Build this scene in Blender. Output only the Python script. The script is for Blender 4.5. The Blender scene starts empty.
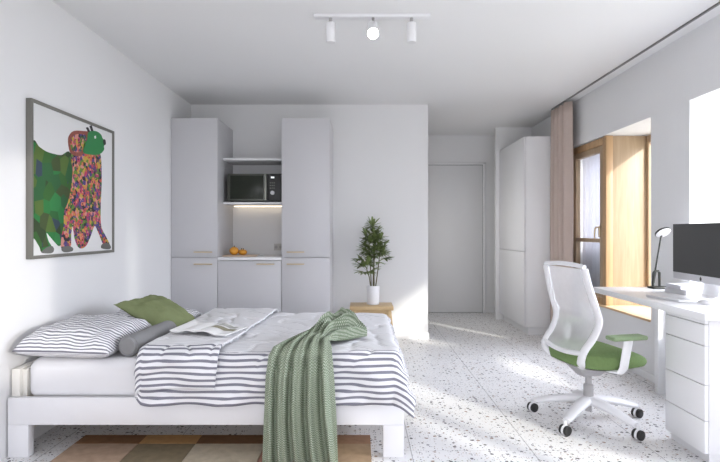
import bpy, bmesh, math, random
from mathutils import Vector, Matrix, noise, Quaternion
PI = math.pi
random.seed(7)
S = bpy.context.scene
COL = S.collection

# ------------------------------------------------------------ camera, sky, sun, window light, exposure
cam_d = bpy.data.cameras.new('camera'); cam = bpy.data.objects.new('camera', cam_d); COL.objects.link(cam)
cam.location = (0, 0, 1.2); cam.rotation_euler = (PI/2, 0, 0)
cam_d.sensor_width = 36; cam_d.lens = 36*512/720; cam_d.clip_start = 0.05
S.camera = cam
S.view_settings.view_transform = 'Standard'; S.view_settings.look = 'None'
S.view_settings.gamma = 1; S.view_settings.use_curve_mapping = False
S.view_settings.exposure = 0.15

w = bpy.data.worlds.new('daylight_sky'); S.world = w; w.use_nodes = True
bg = w.node_tree.nodes['Background']
bg.inputs['Color'].default_value = (0.90, 0.94, 1.0, 1); bg.inputs['Strength'].default_value = 0.9

def light(name, kind, loc, direction, energy, color=(1,1,1), **kw):
    d = bpy.data.lights.new(name, kind); d.energy = energy; d.color = color
    for k, v in kw.items(): setattr(d, k, v)
    o = bpy.data.objects.new(name, d); COL.objects.link(o); o.location = loc
    o.rotation_mode = 'QUATERNION'
    o.rotation_quaternion = Vector(direction).to_track_quat('-Z', 'Y')
    return o
SUN_DIR = (-1, 1.33, -0.72)
light('sun', 'SUN', (6, -6, 6), SUN_DIR, 3.3, (1.0, 0.93, 0.82), angle=math.radians(2.5))
# daylight at each window: cool light from the sky slanting down, warm light off the sunlit ground slanting up
SKYC, GNDC = (0.85, 0.855, 1.0), (1.0, 0.97, 0.92)
def window_light(name, loc, d, size, e_sky, e_gnd):
    d = Vector(d)
    light(name+'_sky', 'AREA', loc, d+Vector((0, 0, -1.0)), e_sky, SKYC, shape='RECTANGLE', size=size[0], size_y=size[1], spread=math.radians(115))
    light(name+'_ground', 'AREA', loc, d+Vector((0, 0, 0.55)), e_gnd, GNDC, shape='RECTANGLE', size=size[0], size_y=size[1])
window_light('far_window', (3.5, 4.9, 1.4), (-1, 0, 0), (2.0, 2.0), 80, 26)
window_light('desk_window', (3.5, 2.8, 1.4), (-1, 0, 0), (2.0, 2.0), 90, 34)
window_light('near_window', (3.5, 0.85, 1.4), (-1, 0, 0), (2.0, 2.0), 40, 6)
window_light('rear_fill', (0.2, -2.95, 1.35), (0, 1, 0), (3.4, 2.1), 45, 30)  # added soft fill from behind the camera; the rear opening is assumed
light('hall_fill', 'AREA', (0.765, 6.65, 1.2), (1, 0.25, 0), 8.0, (1.0, 0.98, 0.95), shape='RECTANGLE', size=1.9, size_y=0.7)  # added unseen fill lamp to brighten the hall; no doorway is built
# added spot lamp outside that throws the bright patch onto the left wall
patch_dir = Vector((-1, 0.83, -0.16)); tgt = Vector((-1.87, 3.25, 0.95))
light('wall_patch_spot', 'SPOT', tgt - patch_dir*12, patch_dir, 3200, (1.0, 0.95, 0.88), spot_size=math.radians(6.0), spot_blend=0.25, shadow_soft_size=0.12)

# ------------------------------------------------------------ materials
def new_mat(name):
    m = bpy.data.materials.new(name); m.use_nodes = True
    return m, m.node_tree.nodes, m.node_tree.links, m.node_tree.nodes['Principled BSDF']
def mat(name, color, rough=0.5, metal=0.0, var=0.03, scale=6.0, bump=0.0, bscale=200.0, spec=0.5):
    m, N, L, b = new_mat(name)
    b.inputs['Roughness'].default_value = rough; b.inputs['Metallic'].default_value = metal
    b.inputs['Specular IOR Level'].default_value = spec
    tc = N.new('ShaderNodeTexCoord'); nz = N.new('ShaderNodeTexNoise')
    nz.inputs['Scale'].default_value = scale; nz.inputs['Detail'].default_value = 3
    L.new(tc.outputs['Object'], nz.inputs['Vector'])
    mx = N.new('ShaderNodeMix'); mx.data_type = 'RGBA'
    mx.inputs['A'].default_value = tuple(c*(1-var) for c in color)+(1,)
    mx.inputs['B'].default_value = tuple(min(1, c*(1+var)) for c in color)+(1,)
    L.new(nz.outputs['Fac'], mx.inputs['Factor']); L.new(mx.outputs['Result'], b.inputs['Base Color'])
    if bump:
        n2 = N.new('ShaderNodeTexNoise'); n2.inputs['Scale'].default_value = bscale
        L.new(tc.outputs['Object'], n2.inputs['Vector'])
        bp = N.new('ShaderNodeBump'); bp.inputs['Strength'].default_value = bump; bp.inputs['Distance'].default_value = 0.003
        L.new(n2.outputs['Fac'], bp.inputs['Height']); L.new(bp.outputs['Normal'], b.inputs['Normal'])
    return m
def emit(name, color, strength):
    m, N, L, b = new_mat(name)
    b.inputs['Base Color'].default_value = color+(1,)
    b.inputs['Emission Color'].default_value = color+(1,); b.inputs['Emission Strength'].default_value = strength
    return m
def wood(name, c1, c2, axis='Z', scale=3.0, rough=0.45):
    m, N, L, b = new_mat(name); b.inputs['Roughness'].default_value = rough
    tc = N.new('ShaderNodeTexCoord'); mp = N.new('ShaderNodeMapping')
    s = [14.0, 14.0, 14.0]; s['XYZ'.index(axis)] = 0.9
    mp.inputs['Scale'].default_value = s
    nz = N.new('ShaderNodeTexNoise'); nz.inputs['Scale'].default_value = scale; nz.inputs['Detail'].default_value = 6; nz.inputs['Distortion'].default_value = 0.6
    r = N.new('ShaderNodeValToRGB'); r.color_ramp.elements[0].color = c1+(1,); r.color_ramp.elements[1].color = c2+(1,)
    r.color_ramp.elements[0].position = 0.3; r.color_ramp.elements[1].position = 0.72
    L.new(tc.outputs['Object'], mp.inputs['Vector']); L.new(mp.outputs['Vector'], nz.inputs['Vector'])
    L.new(nz.outputs['Fac'], r.inputs['Fac']); L.new(r.outputs['Color'], b.inputs['Base Color'])
    return m
def mnode(N, L, op, a, bb=None, c=None):
    n = N.new('ShaderNodeMath'); n.operation = op
    for i, x in enumerate((a, bb, c)):
        if x is None: continue
        if isinstance(x, (int, float)): n.inputs[i].default_value = x
        else: L.new(x, n.inputs[i])
    return n.outputs[0]
def stripes(name, base, line, period=0.0315, frac=0.42, panel=None):
    m, N, L, b = new_mat(name); b.inputs['Roughness'].default_value = 0.9; b.inputs['Specular IOR Level'].default_value = 0.1
    uv = N.new('ShaderNodeUVMap'); sp = N.new('ShaderNodeSeparateXYZ'); L.new(uv.outputs['UV'], sp.inputs[0])
    t = mnode(N, L, 'FRACT', mnode(N, L, 'DIVIDE', sp.outputs['Y'], period))
    f = mnode(N, L, 'LESS_THAN', t, frac)
    if panel:
        inside = mnode(N, L, 'MULTIPLY', mnode(N, L, 'GREATER_THAN', sp.outputs['Y'], panel[0]), mnode(N, L, 'LESS_THAN', sp.outputs['X'], panel[1]))
        f = mnode(N, L, 'MULTIPLY', f, mnode(N, L, 'SUBTRACT', 1.0, mnode(N, L, 'MULTIPLY', inside, 0.82)))
    mx = N.new('ShaderNodeMix'); mx.data_type = 'RGBA'
    mx.inputs['A'].default_value = base+(1,); mx.inputs['B'].default_value = line+(1,)
    L.new(f, mx.inputs['Factor']); L.new(mx.outputs['Result'], b.inputs['Base Color'])
    return m
def knit(name, dark, lite):
    m, N, L, b = new_mat(name); b.inputs['Roughness'].default_value = 0.95; b.inputs['Specular IOR Level'].default_value = 0.1
    uv = N.new('ShaderNodeUVMap'); sp = N.new('ShaderNodeSeparateXYZ'); L.new(uv.outputs['UV'], sp.inputs[0])
    tri = mnode(N, L, 'ABSOLUTE', mnode(N, L, 'SUBTRACT', mnode(N, L, 'FRACT', mnode(N, L, 'DIVIDE', sp.outputs['X'], 0.03)), 0.5))
    z = mnode(N, L, 'FRACT', mnode(N, L, 'DIVIDE', mnode(N, L, 'ADD', sp.outputs['Y'], mnode(N, L, 'MULTIPLY', tri, 0.03)), 0.013))
    f1 = mnode(N, L, 'LESS_THAN', z, 0.42)
    g = mnode(N, L, 'LESS_THAN', mnode(N, L, 'FRACT', mnode(N, L, 'DIVIDE', sp.outputs['X'], 0.0075)), 0.62)
    f = mnode(N, L, 'MULTIPLY', f1, g)
    mx = N.new('ShaderNodeMix'); mx.data_type = 'RGBA'
    mx.inputs['A'].default_value = dark+(1,); mx.inputs['B'].default_value = lite+(1,)
    L.new(f, mx.inputs['Factor']); L.new(mx.outputs['Result'], b.inputs['Base Color'])
    bp = N.new('ShaderNodeBump'); bp.inputs['Strength'].default_value = 0.5; bp.inputs['Distance'].default_value = 0.004
    L.new(f, bp.inputs['Height']); L.new(bp.outputs['Normal'], b.inputs['Normal'])
    return m
def sheer(name, color, alpha, transl=0.5):
    m, N, L, b = new_mat(name); N.remove(b); out = N['Material Output']
    d = N.new('ShaderNodeBsdfDiffuse'); d.inputs['Color'].default_value = color+(1,)
    tl = N.new('ShaderNodeBsdfTranslucent'); tl.inputs['Color'].default_value = color+(1,)
    tp = N.new('ShaderNodeBsdfTransparent')
    a = N.new('ShaderNodeMixShader'); a.inputs[0].default_value = transl
    L.new(d.outputs[0], a.inputs[1]); L.new(tl.outputs[0], a.inputs[2])
    c = N.new('ShaderNodeMixShader')
    tc = N.new('ShaderNodeTexCoord'); nz = N.new('ShaderNodeTexNoise'); nz.inputs['Scale'].default_value = 30
    L.new(tc.outputs['Object'], nz.inputs['Vector'])
    L.new(mnode(N, L, 'ADD', mnode(N, L, 'MULTIPLY', nz.outputs['Fac'], 0.08), alpha-0.04), c.inputs[0])
    L.new(tp.outputs[0], c.inputs[1]); L.new(a.outputs[0], c.inputs[2]); L.new(c.outputs[0], out.inputs['Surface'])
    return m
def pane_glass(name):
    m, N, L, b = new_mat(name); N.remove(b); out = N['Material Output']
    tp = N.new('ShaderNodeBsdfTransparent'); tp.inputs['Color'].default_value = (0.96, 0.98, 0.98, 1)
    gl = N.new('ShaderNodeBsdfGlossy'); gl.inputs['Roughness'].default_value = 0.02
    lw = N.new('ShaderNodeLayerWeight'); lw.inputs['Blend'].default_value = 0.5
    c = N.new('ShaderNodeMixShader')
    L.new(mnode(N, L, 'ADD', mnode(N, L, 'MULTIPLY', mnode(N, L, 'POWER', lw.outputs['Facing'], 5.0), 0.4), 0.02), c.inputs[0])
    L.new(tp.outputs[0], c.inputs[1]); L.new(gl.outputs[0], c.inputs[2]); L.new(c.outputs[0], out.inputs['Surface'])
    return m
def terrazzo(name):
    m, N, L, b = new_mat(name); b.inputs['Roughness'].default_value = 0.38; b.inputs['Specular IOR Level'].default_value = 0.35
    tc = N.new('ShaderNodeTexCoord'); col = None
    nz = N.new('ShaderNodeTexNoise'); nz.inputs['Scale'].default_value = 1.3; L.new(tc.outputs['Object'], nz.inputs['Vector'])
    base = N.new('ShaderNodeMix'); base.data_type = 'RGBA'
    base.inputs['A'].default_value = (0.80, 0.795, 0.80, 1); base.inputs['B'].default_value = (0.83, 0.825, 0.82, 1)
    L.new(nz.outputs['Fac'], base.inputs['Factor']); col = base.outputs['Result']
    for sc, thr, lim, cols in ((34, 0.24, 0.30, [(0.05,0.045,0.045),(0.32,0.22,0.17),(0.14,0.13,0.15),(0.08,0.07,0.07)]),
                          (75, 0.24, 0.42, [(0.10,0.09,0.10),(0.42,0.36,0.32),(0.20,0.19,0.23),(0.52,0.42,0.34)])):
        wv = N.new('ShaderNodeTexNoise'); wv.inputs['Scale'].default_value = sc*1.6; L.new(tc.outputs['Object'], wv.inputs['Vector'])
        ad = N.new('ShaderNodeVectorMath'); ad.operation = 'MULTIPLY_ADD'; ad.inputs[1].default_value = (0.35/sc,)*3
        L.new(wv.outputs['Color'], ad.inputs[0]); L.new(tc.outputs['Object'], ad.inputs[2])
        v = N.new('ShaderNodeTexVoronoi'); v.inputs['Scale'].default_value = sc; v.voronoi_dimensions = '2D'; L.new(ad.outputs[0], v.inputs['Vector'])
        sp = N.new('ShaderNodeSeparateColor'); L.new(v.outputs['Color'], sp.inputs[0])
        near = mnode(N, L, 'LESS_THAN', v.outputs['Distance'], mnode(N, L, 'MULTIPLY', sp.outputs[1], thr*1.5))
        pick = mnode(N, L, 'LESS_THAN', sp.outputs[0], lim)
        r = N.new('ShaderNodeValToRGB'); r.color_ramp.interpolation = 'CONSTANT'
        while len(r.color_ramp.elements) < len(cols): r.color_ramp.elements.new(0.5)
        for i, c in enumerate(cols): r.color_ramp.elements[i].position = i/len(cols); r.color_ramp.elements[i].color = c+(1,)
        L.new(sp.outputs[2], r.inputs['Fac'])
        mx = N.new('ShaderNodeMix'); mx.data_type = 'RGBA'; L.new(mnode(N, L, 'MULTIPLY', near, pick), mx.inputs['Factor'])
        L.new(col, mx.inputs['A']); L.new(r.outputs['Color'], mx.inputs['B']); col = mx.outputs['Result']
    sx = N.new('ShaderNodeSeparateXYZ'); L.new(tc.outputs['Object'], sx.inputs[0])
    lines = []
    for ax, off in (('X', 0.278), ('Y', 2.797)):
        f = mnode(N, L, 'FRACT', mnode(N, L, 'DIVIDE', mnode(N, L, 'SUBTRACT', sx.outputs[ax], off-0.0025-0.66*20), 0.66))
        lines.append(mnode(N, L, 'LESS_THAN', f, 0.005/0.66))
    g = mnode(N, L, 'MAXIMUM', lines[0], mnode(N, L, 'MULTIPLY', lines[1], 0.35))
    mx = N.new('ShaderNodeMix'); mx.data_type = 'RGBA'; L.new(mnode(N, L, 'MULTIPLY', g, 0.75), mx.inputs['Factor'])
    L.new(col, mx.inputs['A']); mx.inputs['B'].default_value = (0.30, 0.29, 0.29, 1)
    L.new(mx.outputs['Result'], b.inputs['Base Color'])
    return m
def patches(name, scale, ramp, edge=None, seed=0.0):
    m, N, L, b = new_mat(name); b.inputs['Roughness'].default_value = 0.7
    tc = N.new('ShaderNodeTexCoord'); mp = N.new('ShaderNodeMapping'); mp.inputs['Location'].default_value = (seed, seed, seed)
    v = N.new('ShaderNodeTexVoronoi'); v.inputs['Scale'].default_value = scale
    L.new(tc.outputs['Object'], mp.inputs['Vector']); L.new(mp.outputs['Vector'], v.inputs['Vector'])
    sp = N.new('ShaderNodeSeparateColor'); L.new(v.outputs['Color'], sp.inputs[0])
    r = N.new('ShaderNodeValToRGB'); r.color_ramp.interpolation = 'CONSTANT'
    while len(r.color_ramp.elements) < len(ramp): r.color_ramp.elements.new(0.5)
    for i, c in enumerate(ramp): r.color_ramp.elements[i].position = i/len(ramp); r.color_ramp.elements[i].color = c+(1,)
    L.new(sp.outputs[0], r.inputs['Fac']); col = r.outputs['Color']
    if edge is not None:
        r2 = N.new('ShaderNodeValToRGB'); r2.color_ramp.interpolation = 'CONSTANT'
        while len(r2.color_ramp.elements) < len(ramp): r2.color_ramp.elements.new(0.5)
        for i, c in enumerate(ramp[3:]+ramp[:3]): r2.color_ramp.elements[i].position = i/len(ramp); r2.color_ramp.elements[i].color = c+(1,)
        L.new(sp.outputs[1], r2.inputs['Fac'])
        ring = mnode(N, L, 'LESS_THAN', v.outputs['Distance'], edge)
        mx = N.new('ShaderNodeMix'); mx.data_type = 'RGBA'; L.new(ring, mx.inputs['Factor'])
        L.new(col, mx.inputs['A']); L.new(r2.outputs['Color'], mx.inputs['B']); col = mx.outputs['Result']
    L.new(col, b.inputs['Base Color'])
    return m

M = {}
M['wall'] = mat('wall_paint', (0.80, 0.80, 0.805), 0.85, var=0.015, scale=1.5, bump=0.05, spec=0.2)
M['ceil'] = mat('ceiling_paint', (0.83, 0.83, 0.83), 0.9, var=0.01, scale=1.2, spec=0.2)
M['floor'] = terrazzo('terrazzo')
M['lacquer'] = mat('white_lacquer', (0.80, 0.80, 0.81), 0.42, var=0.01, spec=0.4)
M['lacquer_w'] = mat('bright_white_lacquer', (0.86, 0.86, 0.87), 0.4, var=0.01, spec=0.4)
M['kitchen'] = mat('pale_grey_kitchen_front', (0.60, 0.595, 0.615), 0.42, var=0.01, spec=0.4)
M['gap'] = mat('shadow_gap', (0.25, 0.25, 0.26), 0.8)
M['doorp'] = mat('door_paint', (0.74, 0.74, 0.745), 0.5, var=0.01)
M['brass'] = mat('brushed_brass', (0.66, 0.54, 0.36), 0.4, 0.45, var=0.05, scale=40)
M['oak'] = wood('light_oak', (0.39, 0.275, 0.17), (0.47, 0.35, 0.23), 'Z')
M['oak_y'] = wood('light_oak_lengthwise', (0.62, 0.42, 0.23), (0.76, 0.56, 0.34), 'Y')
M['oak_d'] = wood('oak_frame', (0.42, 0.26, 0.13), (0.54, 0.35, 0.19), 'Z')
M['stool'] = wood('stool_wood', (0.55, 0.38, 0.19), (0.70, 0.51, 0.28), 'X')
M['glass'] = pane_glass('window_glass')
M['sheer'] = sheer('sheer_white', (0.62, 0.62, 0.67), 0.94, 0.28)
M['frost'] = sheer('frosted_glass', (0.26, 0.28, 0.28), 0.94, 0.3)
M['curtain'] = mat('taupe_curtain', (0.56, 0.46, 0.41), 0.95, var=0.05, scale=30, bump=0.2, bscale=500, spec=0.1)
M['track'] = mat('track_grey', (0.22, 0.22, 0.22), 0.5)
M['white_plastic'] = mat('white_plastic', (0.86, 0.86, 0.88), 0.4, var=0.01)
M['grey_plastic'] = mat('grey_plastic', (0.42, 0.41, 0.41), 0.5, var=0.02)
M['socket'] = mat('socket_grey', (0.58, 0.57, 0.55), 0.5)
M['black'] = mat('black_plastic', (0.02, 0.02, 0.02), 0.45, var=0.1)
M['darkmetal'] = mat('dark_metal', (0.035, 0.037, 0.035), 0.4, 0.3)
M['screen'] = mat('switched_off_screen', (0.035, 0.036, 0.038), 0.35, var=0.03)
M['alu'] = mat('silver_aluminium', (0.60, 0.60, 0.62), 0.4, 0.35, var=0.02)
M['alu_l'] = mat('pale_aluminium', (0.80, 0.80, 0.82), 0.4, 0.2, var=0.02)
M['seat'] = mat('green_seat_fabric', (0.17, 0.255, 0.10), 0.8, var=0.15, scale=60, bump=0.3, bscale=600, spec=0.2)
M['pad'] = mat('green_arm_pad', (0.26, 0.35, 0.20), 0.7, var=0.05)
M['mesh'] = sheer('chair_mesh', (0.72, 0.72, 0.73), 0.66, 0.35)
M['stripe'] = stripes('striped_linen', (0.84, 0.84, 0.86), (0.22, 0.22, 0.26), period=0.0285)
M['duvet'] = stripes('striped_duvet_linen', (0.84, 0.84, 0.86), (0.23, 0.23, 0.275), panel=(2.765, 0.925))
M['knit'] = knit('green_knit', (0.19, 0.238, 0.16), (0.54, 0.58, 0.49))
M['cushion'] = mat('olive_linen', (0.215, 0.25, 0.125), 0.9, var=0.08, scale=80, bump=0.3, bscale=500, spec=0.1)
M['bolster'] = mat('grey_linen', (0.27, 0.27, 0.275), 0.9, var=0.08, scale=80, bump=0.3, bscale=500, spec=0.1)
M['sheet'] = mat('white_sheet', (0.80, 0.80, 0.82), 0.95, var=0.02, spec=0.1)
M['bedwhite'] = mat('white_bed_paint', (0.84, 0.84, 0.86), 0.45, var=0.01)
M['headwood'] = mat('headboard_paint', (0.80, 0.78, 0.73), 0.5, var=0.03)
M['paper'] = mat('paper', (0.90, 0.90, 0.90), 0.7, var=0.02)
M['frame'] = mat('greige_frame', (0.17, 0.165, 0.145), 0.5, var=0.05)
M['ceramic'] = mat('white_ceramic', (0.84, 0.84, 0.86), 0.35, var=0.01)
M['soil'] = mat('soil', (0.05, 0.035, 0.025), 0.95, var=0.4, scale=90)
M['leaf'] = mat('palm_leaf', (0.21, 0.275, 0.10), 0.5, var=0.45, scale=12)
M['stem'] = mat('palm_stem', (0.14, 0.12, 0.06), 0.7, var=0.2)
M['orange'] = mat('orange_peel', (0.80, 0.36, 0.04), 0.5, var=0.1, scale=40)
M['fstem'] = mat('fruit_stem', (0.07, 0.06, 0.02), 0.8)
M['board'] = wood('board_wood', (0.60, 0.44, 0.32), (0.72, 0.56, 0.44), 'X')
M['mwbody'] = mat('microwave_casing', (0.10, 0.105, 0.09), 0.4, 0.4)
M['mwglass'] = mat('microwave_glass', (0.025, 0.03, 0.022), 0.2, var=0.2, spec=0.2)
M['mwtrim'] = mat('microwave_trim', (0.25, 0.26, 0.23), 0.35, 0.6)
M['display'] = emit('display_digits', (0.9, 0.95, 1.0), 1.2)
M['led'] = emit('warm_led', (1.0, 0.84, 0.62), 2.2)
M['lamp_on'] = emit('lit_lamp', (1.0, 0.98, 0.95), 25.0)
M['lamp_off'] = mat('unlit_lens', (0.75, 0.75, 0.75), 0.3)

# ------------------------------------------------------------ geometry helpers
class MB:
    def __init__(s): s.bm = bmesh.new(); s.uv = None
    def merge(s, b2, mi=0):
        for f in b2.faces: f.material_index = mi
        me = bpy.data.meshes.new('t'); b2.to_mesh(me); b2.free(); s.bm.from_mesh(me); bpy.data.meshes.remove(me); return s
    def box(s, x0, x1, y0, y1, z0, z1, bev=0.0, seg=2, mtx=None, mi=0):
        b = bmesh.new(); bmesh.ops.create_cube(b, size=1)
        for v in b.verts: v.co = Vector(((x0+x1)/2+v.co.x*(x1-x0), (y0+y1)/2+v.co.y*(y1-y0), (z0+z1)/2+v.co.z*(z1-z0)))
        if bev: bmesh.ops.bevel(b, geom=b.edges[:], offset=bev, segments=seg, affect='EDGES', profile=0.5)
        if mtx: b.transform(mtx)
        return s.merge(b, mi)
    def hexa(s, p, bev=0.0, mi=0):      # 8 points: bottom loop 4, top loop 4
        b = bmesh.new(); v = [b.verts.new(q) for q in p]
        for f in ((3,2,1,0),(4,5,6,7),(0,1,5,4),(1,2,6,5),(2,3,7,6),(3,0,4,7)): b.faces.new([v[i] for i in f])
        bmesh.ops.recalc_face_normals(b, faces=b.faces)
        if bev: bmesh.ops.bevel(b, geom=b.edges[:], offset=bev, segments=2, affect='EDGES', profile=0.5)
        return s.merge(b, mi)
    def cyl(s, p0, p1, r0, r1=None, n=24, bev=0.0, mi=0):
        r1 = r0 if r1 is None else r1
        p0 = Vector(p0); p1 = Vector(p1); d = p1-p0
        b = bmesh.new(); bmesh.ops.create_cone(b, cap_ends=True, segments=n, radius1=r0, radius2=r1, depth=d.length)
        if bev:
            bmesh.ops.bevel(b, geom=[e for e in b.edges if any(len(f.verts) > 4 for f in e.link_faces)], offset=bev, segments=2, affect='EDGES', profile=0.5)
        q = Vector((0,0,1)).rotation_difference(d.normalized())
        b.transform(Matrix.Translation((p0+p1)/2) @ q.to_matrix().to_4x4())
        return s.merge(b, mi)
    def tube(s, pts, r, n=10, mi=0, flat=None, up=(0,0,1), cap=True):   # r number or list; flat=(a,b) scales of the section
        pts = [Vector(p) for p in pts]; b = bmesh.new(); rings = []
        for i, p in enumerate(pts):
            t = (pts[min(i+1, len(pts)-1)]-pts[max(i-1, 0)]).normalized()
            u = Vector(up); sx = t.cross(u)
            if sx.length < 1e-4: sx = t.cross(Vector((1,0,0)))
            sx.normalize(); sy = sx.cross(t).normalized()
            rr = r[i] if isinstance(r, (list, tuple)) else r
            fa = flat or (1, 1)
            if isinstance(fa, list): fa = fa[i]
            rings.append([b.verts.new(p+sx*math.cos(2*PI*k/n)*rr*fa[0]+sy*math.sin(2*PI*k/n)*rr*fa[1]) for k in range(n)])
        for a, c in zip(rings, rings[1:]):
            for k in range(n): b.faces.new((a[k], a[(k+1)%n], c[(k+1)%n], c[k]))
        if cap: b.faces.new(rings[0][::-1]); b.faces.new(rings[-1])
        bmesh.ops.recalc_face_normals(b, faces=b.faces)
        return s.merge(b, mi)
    def lathe(s, prof, c=(0,0,0), n=32, mi=0):
        b = bmesh.new(); rings = []
        for r, z in prof:
            rings.append([b.verts.new((c[0]+max(r,1e-5)*math.cos(2*PI*k/n), c[1]+max(r,1e-5)*math.sin(2*PI*k/n), c[2]+z)) for k in range(n)])
        for a, d in zip(rings, rings[1:]):
            for k in range(n): b.faces.new((a[k], a[(k+1)%n], d[(k+1)%n], d[k]))
        bmesh.ops.remove_doubles(b, verts=b.verts, dist=2e-5)
        bmesh.ops.recalc_face_normals(b, faces=b.faces)
        return s.merge(b, mi)
    def grid(s, fn, nu, nv, uvfn=None, closed_u=False, mi=0):
        bm = s.bm; vs = [[bm.verts.new(fn(i/nu, j/nv)) for j in range(nv+1)] for i in range(nu+1)]
        uvl = bm.loops.layers.uv.verify() if uvfn else None
        for i in range(nu):
            for j in range(nv):
                f = bm.faces.new((vs[i][j], vs[i+1][j], vs[i+1][j+1], vs[i][j+1])); f.material_index = mi
                if uvl:
                    for lp, (a, c) in zip(f.loops, ((i,j),(i+1,j),(i+1,j+1),(i,j+1))): lp[uvl].uv = uvfn(a/nu, c/nv)
        return s
    def prism(s, poly, d, mi=0):     # poly: 3D points (planar), extruded by vector d
        b = bmesh.new(); v0 = [b.verts.new(p) for p in poly]; v1 = [b.verts.new(Vector(p)+Vector(d)) for p in poly]
        b.faces.new(v0); b.faces.new(v1[::-1]); n = len(poly)
        for i in range(n): b.faces.new((v0[i], v0[(i+1)%n], v1[(i+1)%n], v1[i]))
        bmesh.ops.recalc_face_normals(b, faces=b.faces)
        return s.merge(b, mi)
    def build(s, name, m, parent=None, smooth=True, angle=38, local=False):
        bm = s.bm; bm.normal_update()
        for f in bm.faces: f.smooth = smooth
        for e in bm.edges:
            if len(e.link_faces) == 2 and e.calc_face_angle(0) > math.radians(angle): e.smooth = False
        if parent and not local:
            bm.transform(wmat(parent).inverted())
        me = bpy.data.meshes.new(name); bm.to_mesh(me); bm.free()
        for q in (m if isinstance(m, (list, tuple)) else [m]): me.materials.append(q)
        o = bpy.data.objects.new(name, me); COL.objects.link(o)
        if parent: o.parent = parent
        return o
def wmat(o):
    m = o.matrix_basis.copy()
    while o.parent: o = o.parent; m = o.matrix_basis @ m
    return m
def thing(name, label, cat, loc=(0,0,0), rz=0, group=None):
    o = bpy.data.objects.new(name, None); COL.objects.link(o); o.empty_display_size = 0.1
    o.location = loc; o.rotation_euler = (0, 0, rz)
    return tag(o, label, cat, group)
def tag(o, label, cat, group=None):
    o['label'] = label; o['category'] = cat
    if group: o['group'] = group
    return o
def struct(name, mb, m, parent=None, **kw):
    o = mb.build(name, m, parent, **kw)
    if not parent: o['kind'] = 'structure'
    return o
def mod(o, kind, **kw):
    md = o.modifiers.new(kind.lower(), kind)
    for k, v in kw.items(): setattr(md, k, v)
    return o
def lerp(a, b, t): return a+(b-a)*t
def sstep(a, b, x):
    t = min(1, max(0, (x-a)/(b-a))); return t*t*(3-2*t)

# ------------------------------------------------------------ the setting
XL, XR, YB, YH, H, XH = -1.875, 2.33, 5.69, 7.53, 2.605, 0.756
TH = 0.46
struct('floor', MB().box(XL-0.2, XR+TH, -3.0, YH+0.3, -0.15, 0), M['floor'])
struct('ceiling', MB().box(XL-0.2, XR+TH, -3.0, YH+0.3, H, H+0.15), M['ceil'])
struct('wall_left', MB().box(XL-0.2, XL, -3.0, YB+0.1, 0, H), M['wall'])
struct('wall_back', MB().box(XL, XH, YB, YH+0.3, 0, H), M['wall'])
struct('wall_hall_end', MB().box(XH, XR+TH, YH, YH+0.3, 0, H), M['wall'])
struct('wall_hall_right', MB().box(1.846, XR, 6.95, 7.02, 0, H), M['wall'])
struct('baseboard_back', MB().box(0.30, XH+0.012, YB-0.012, YB, 0, 0.07, 0.003).box(XH, XH+0.012, YB, YH, 0, 0.07, 0.003), M['lacquer_w'])
OPEN = [(-1.25, -0.32, 1.25, 2.125), (-0.12, 1.52, 0.47, 2.125), (2.05, 3.62, 0.47, 2.125), (4.10, 5.80, 0.47, 2.114)]  # first opening is unseen, added to let the left-wall spot through
rw = MB(); y = -3.0
for (a, b, z0, z1) in OPEN:
    rw.box(XR, XR+TH, y, a, 0, H).box(XR, XR+TH, a, b, 0, z0).box(XR, XR+TH, a, b, z1, H); y = b
rw.box(XR, XR+TH, y, YH+0.0, 0, H)
struct('wall_right', rw, M['wall'])
struct('baseboard_right', MB().box(XR-0.012, XR, 2.0, 5.88, 0, 0.06, 0.003), M['lacquer_w'])
rr = MB(); ry = -2.6
rr.box(XL, -1.5, ry-0.2, ry, 0, H).box(1.9, XR, ry-0.2, ry, 0, H).box(-1.5, 1.9, ry-0.2, ry, 0, 0.3).box(-1.5, 1.9, ry-0.2, ry, 2.4, H)
struct('wall_rear', rr, M['wall'])

# hall door
dr = struct('door_1', MB().box(0.87, 1.80, YH-0.012, YH-0.001, 0.006, 2.165, 0.003), M['doorp'])
fr = MB().box(1.806, 1.842, YH-0.03, YH-0.001, 0, 2.205, 0.003).box(0.82, 0.862, YH-0.03, YH-0.001, 0, 2.205, 0.003).box(0.82, 1.842, YH-0.03, YH-0.001, 2.173, 2.205, 0.003)
struct('door_frame', fr, M['lacquer'], dr)
struct('door_gap', MB().box(0.862, 1.806, YH-0.004, YH-0.0005, 0.0, 2.173), M['gap'], dr)

# window 1: glazed casement at the far half, wood-lined deep bay at the near half
w1 = bpy.data.objects.new('window_1', None); COL.objects.link(w1); w1.location = (2.5, 4.9, 0.47); w1['kind'] = 'structure'
z0, z1 = 0.49, 2.112
YP = 4.89
struct('window_panel', MB().box(2.352, 2.785, YP, YP+0.035, z0, z1-0.004, 0.002), M['oak'], w1)
struct('window_sill', MB().box(2.315, 2.785, 4.102, 5.798, 0.471, 0.49, 0.003), M['oak_y'], w1)
struct('window_stile', MB().box(2.345, 2.41, YP-0.012, YP+0.05, z0, z1-0.002, 0.003), M['oak_d'], w1)
cf = MB()
cf.box(2.352, 2.42, YP+0.05, YP+0.075, z0, z1-0.004, 0.003).box(2.352, 2.42, 5.72, 5.795, z0, z1-0.004, 0.003)
cf.box(2.352, 2.42, YP+0.05, 5.795, z1-0.075, z1-0.004, 0.003).box(2.352, 2.42, YP+0.05, 5.795, z0, z0+0.06, 0.003)
struct('window_frame', cf, M['oak_d'], w1)
sf = MB()
sf.box(2.36, 2.412, YP+0.075, YP+0.15, z0+0.06, z1-0.075, 0.004).box(2.36, 2.412, 5.60, 5.72, z0+0.06, z1-0.075, 0.004)
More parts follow.
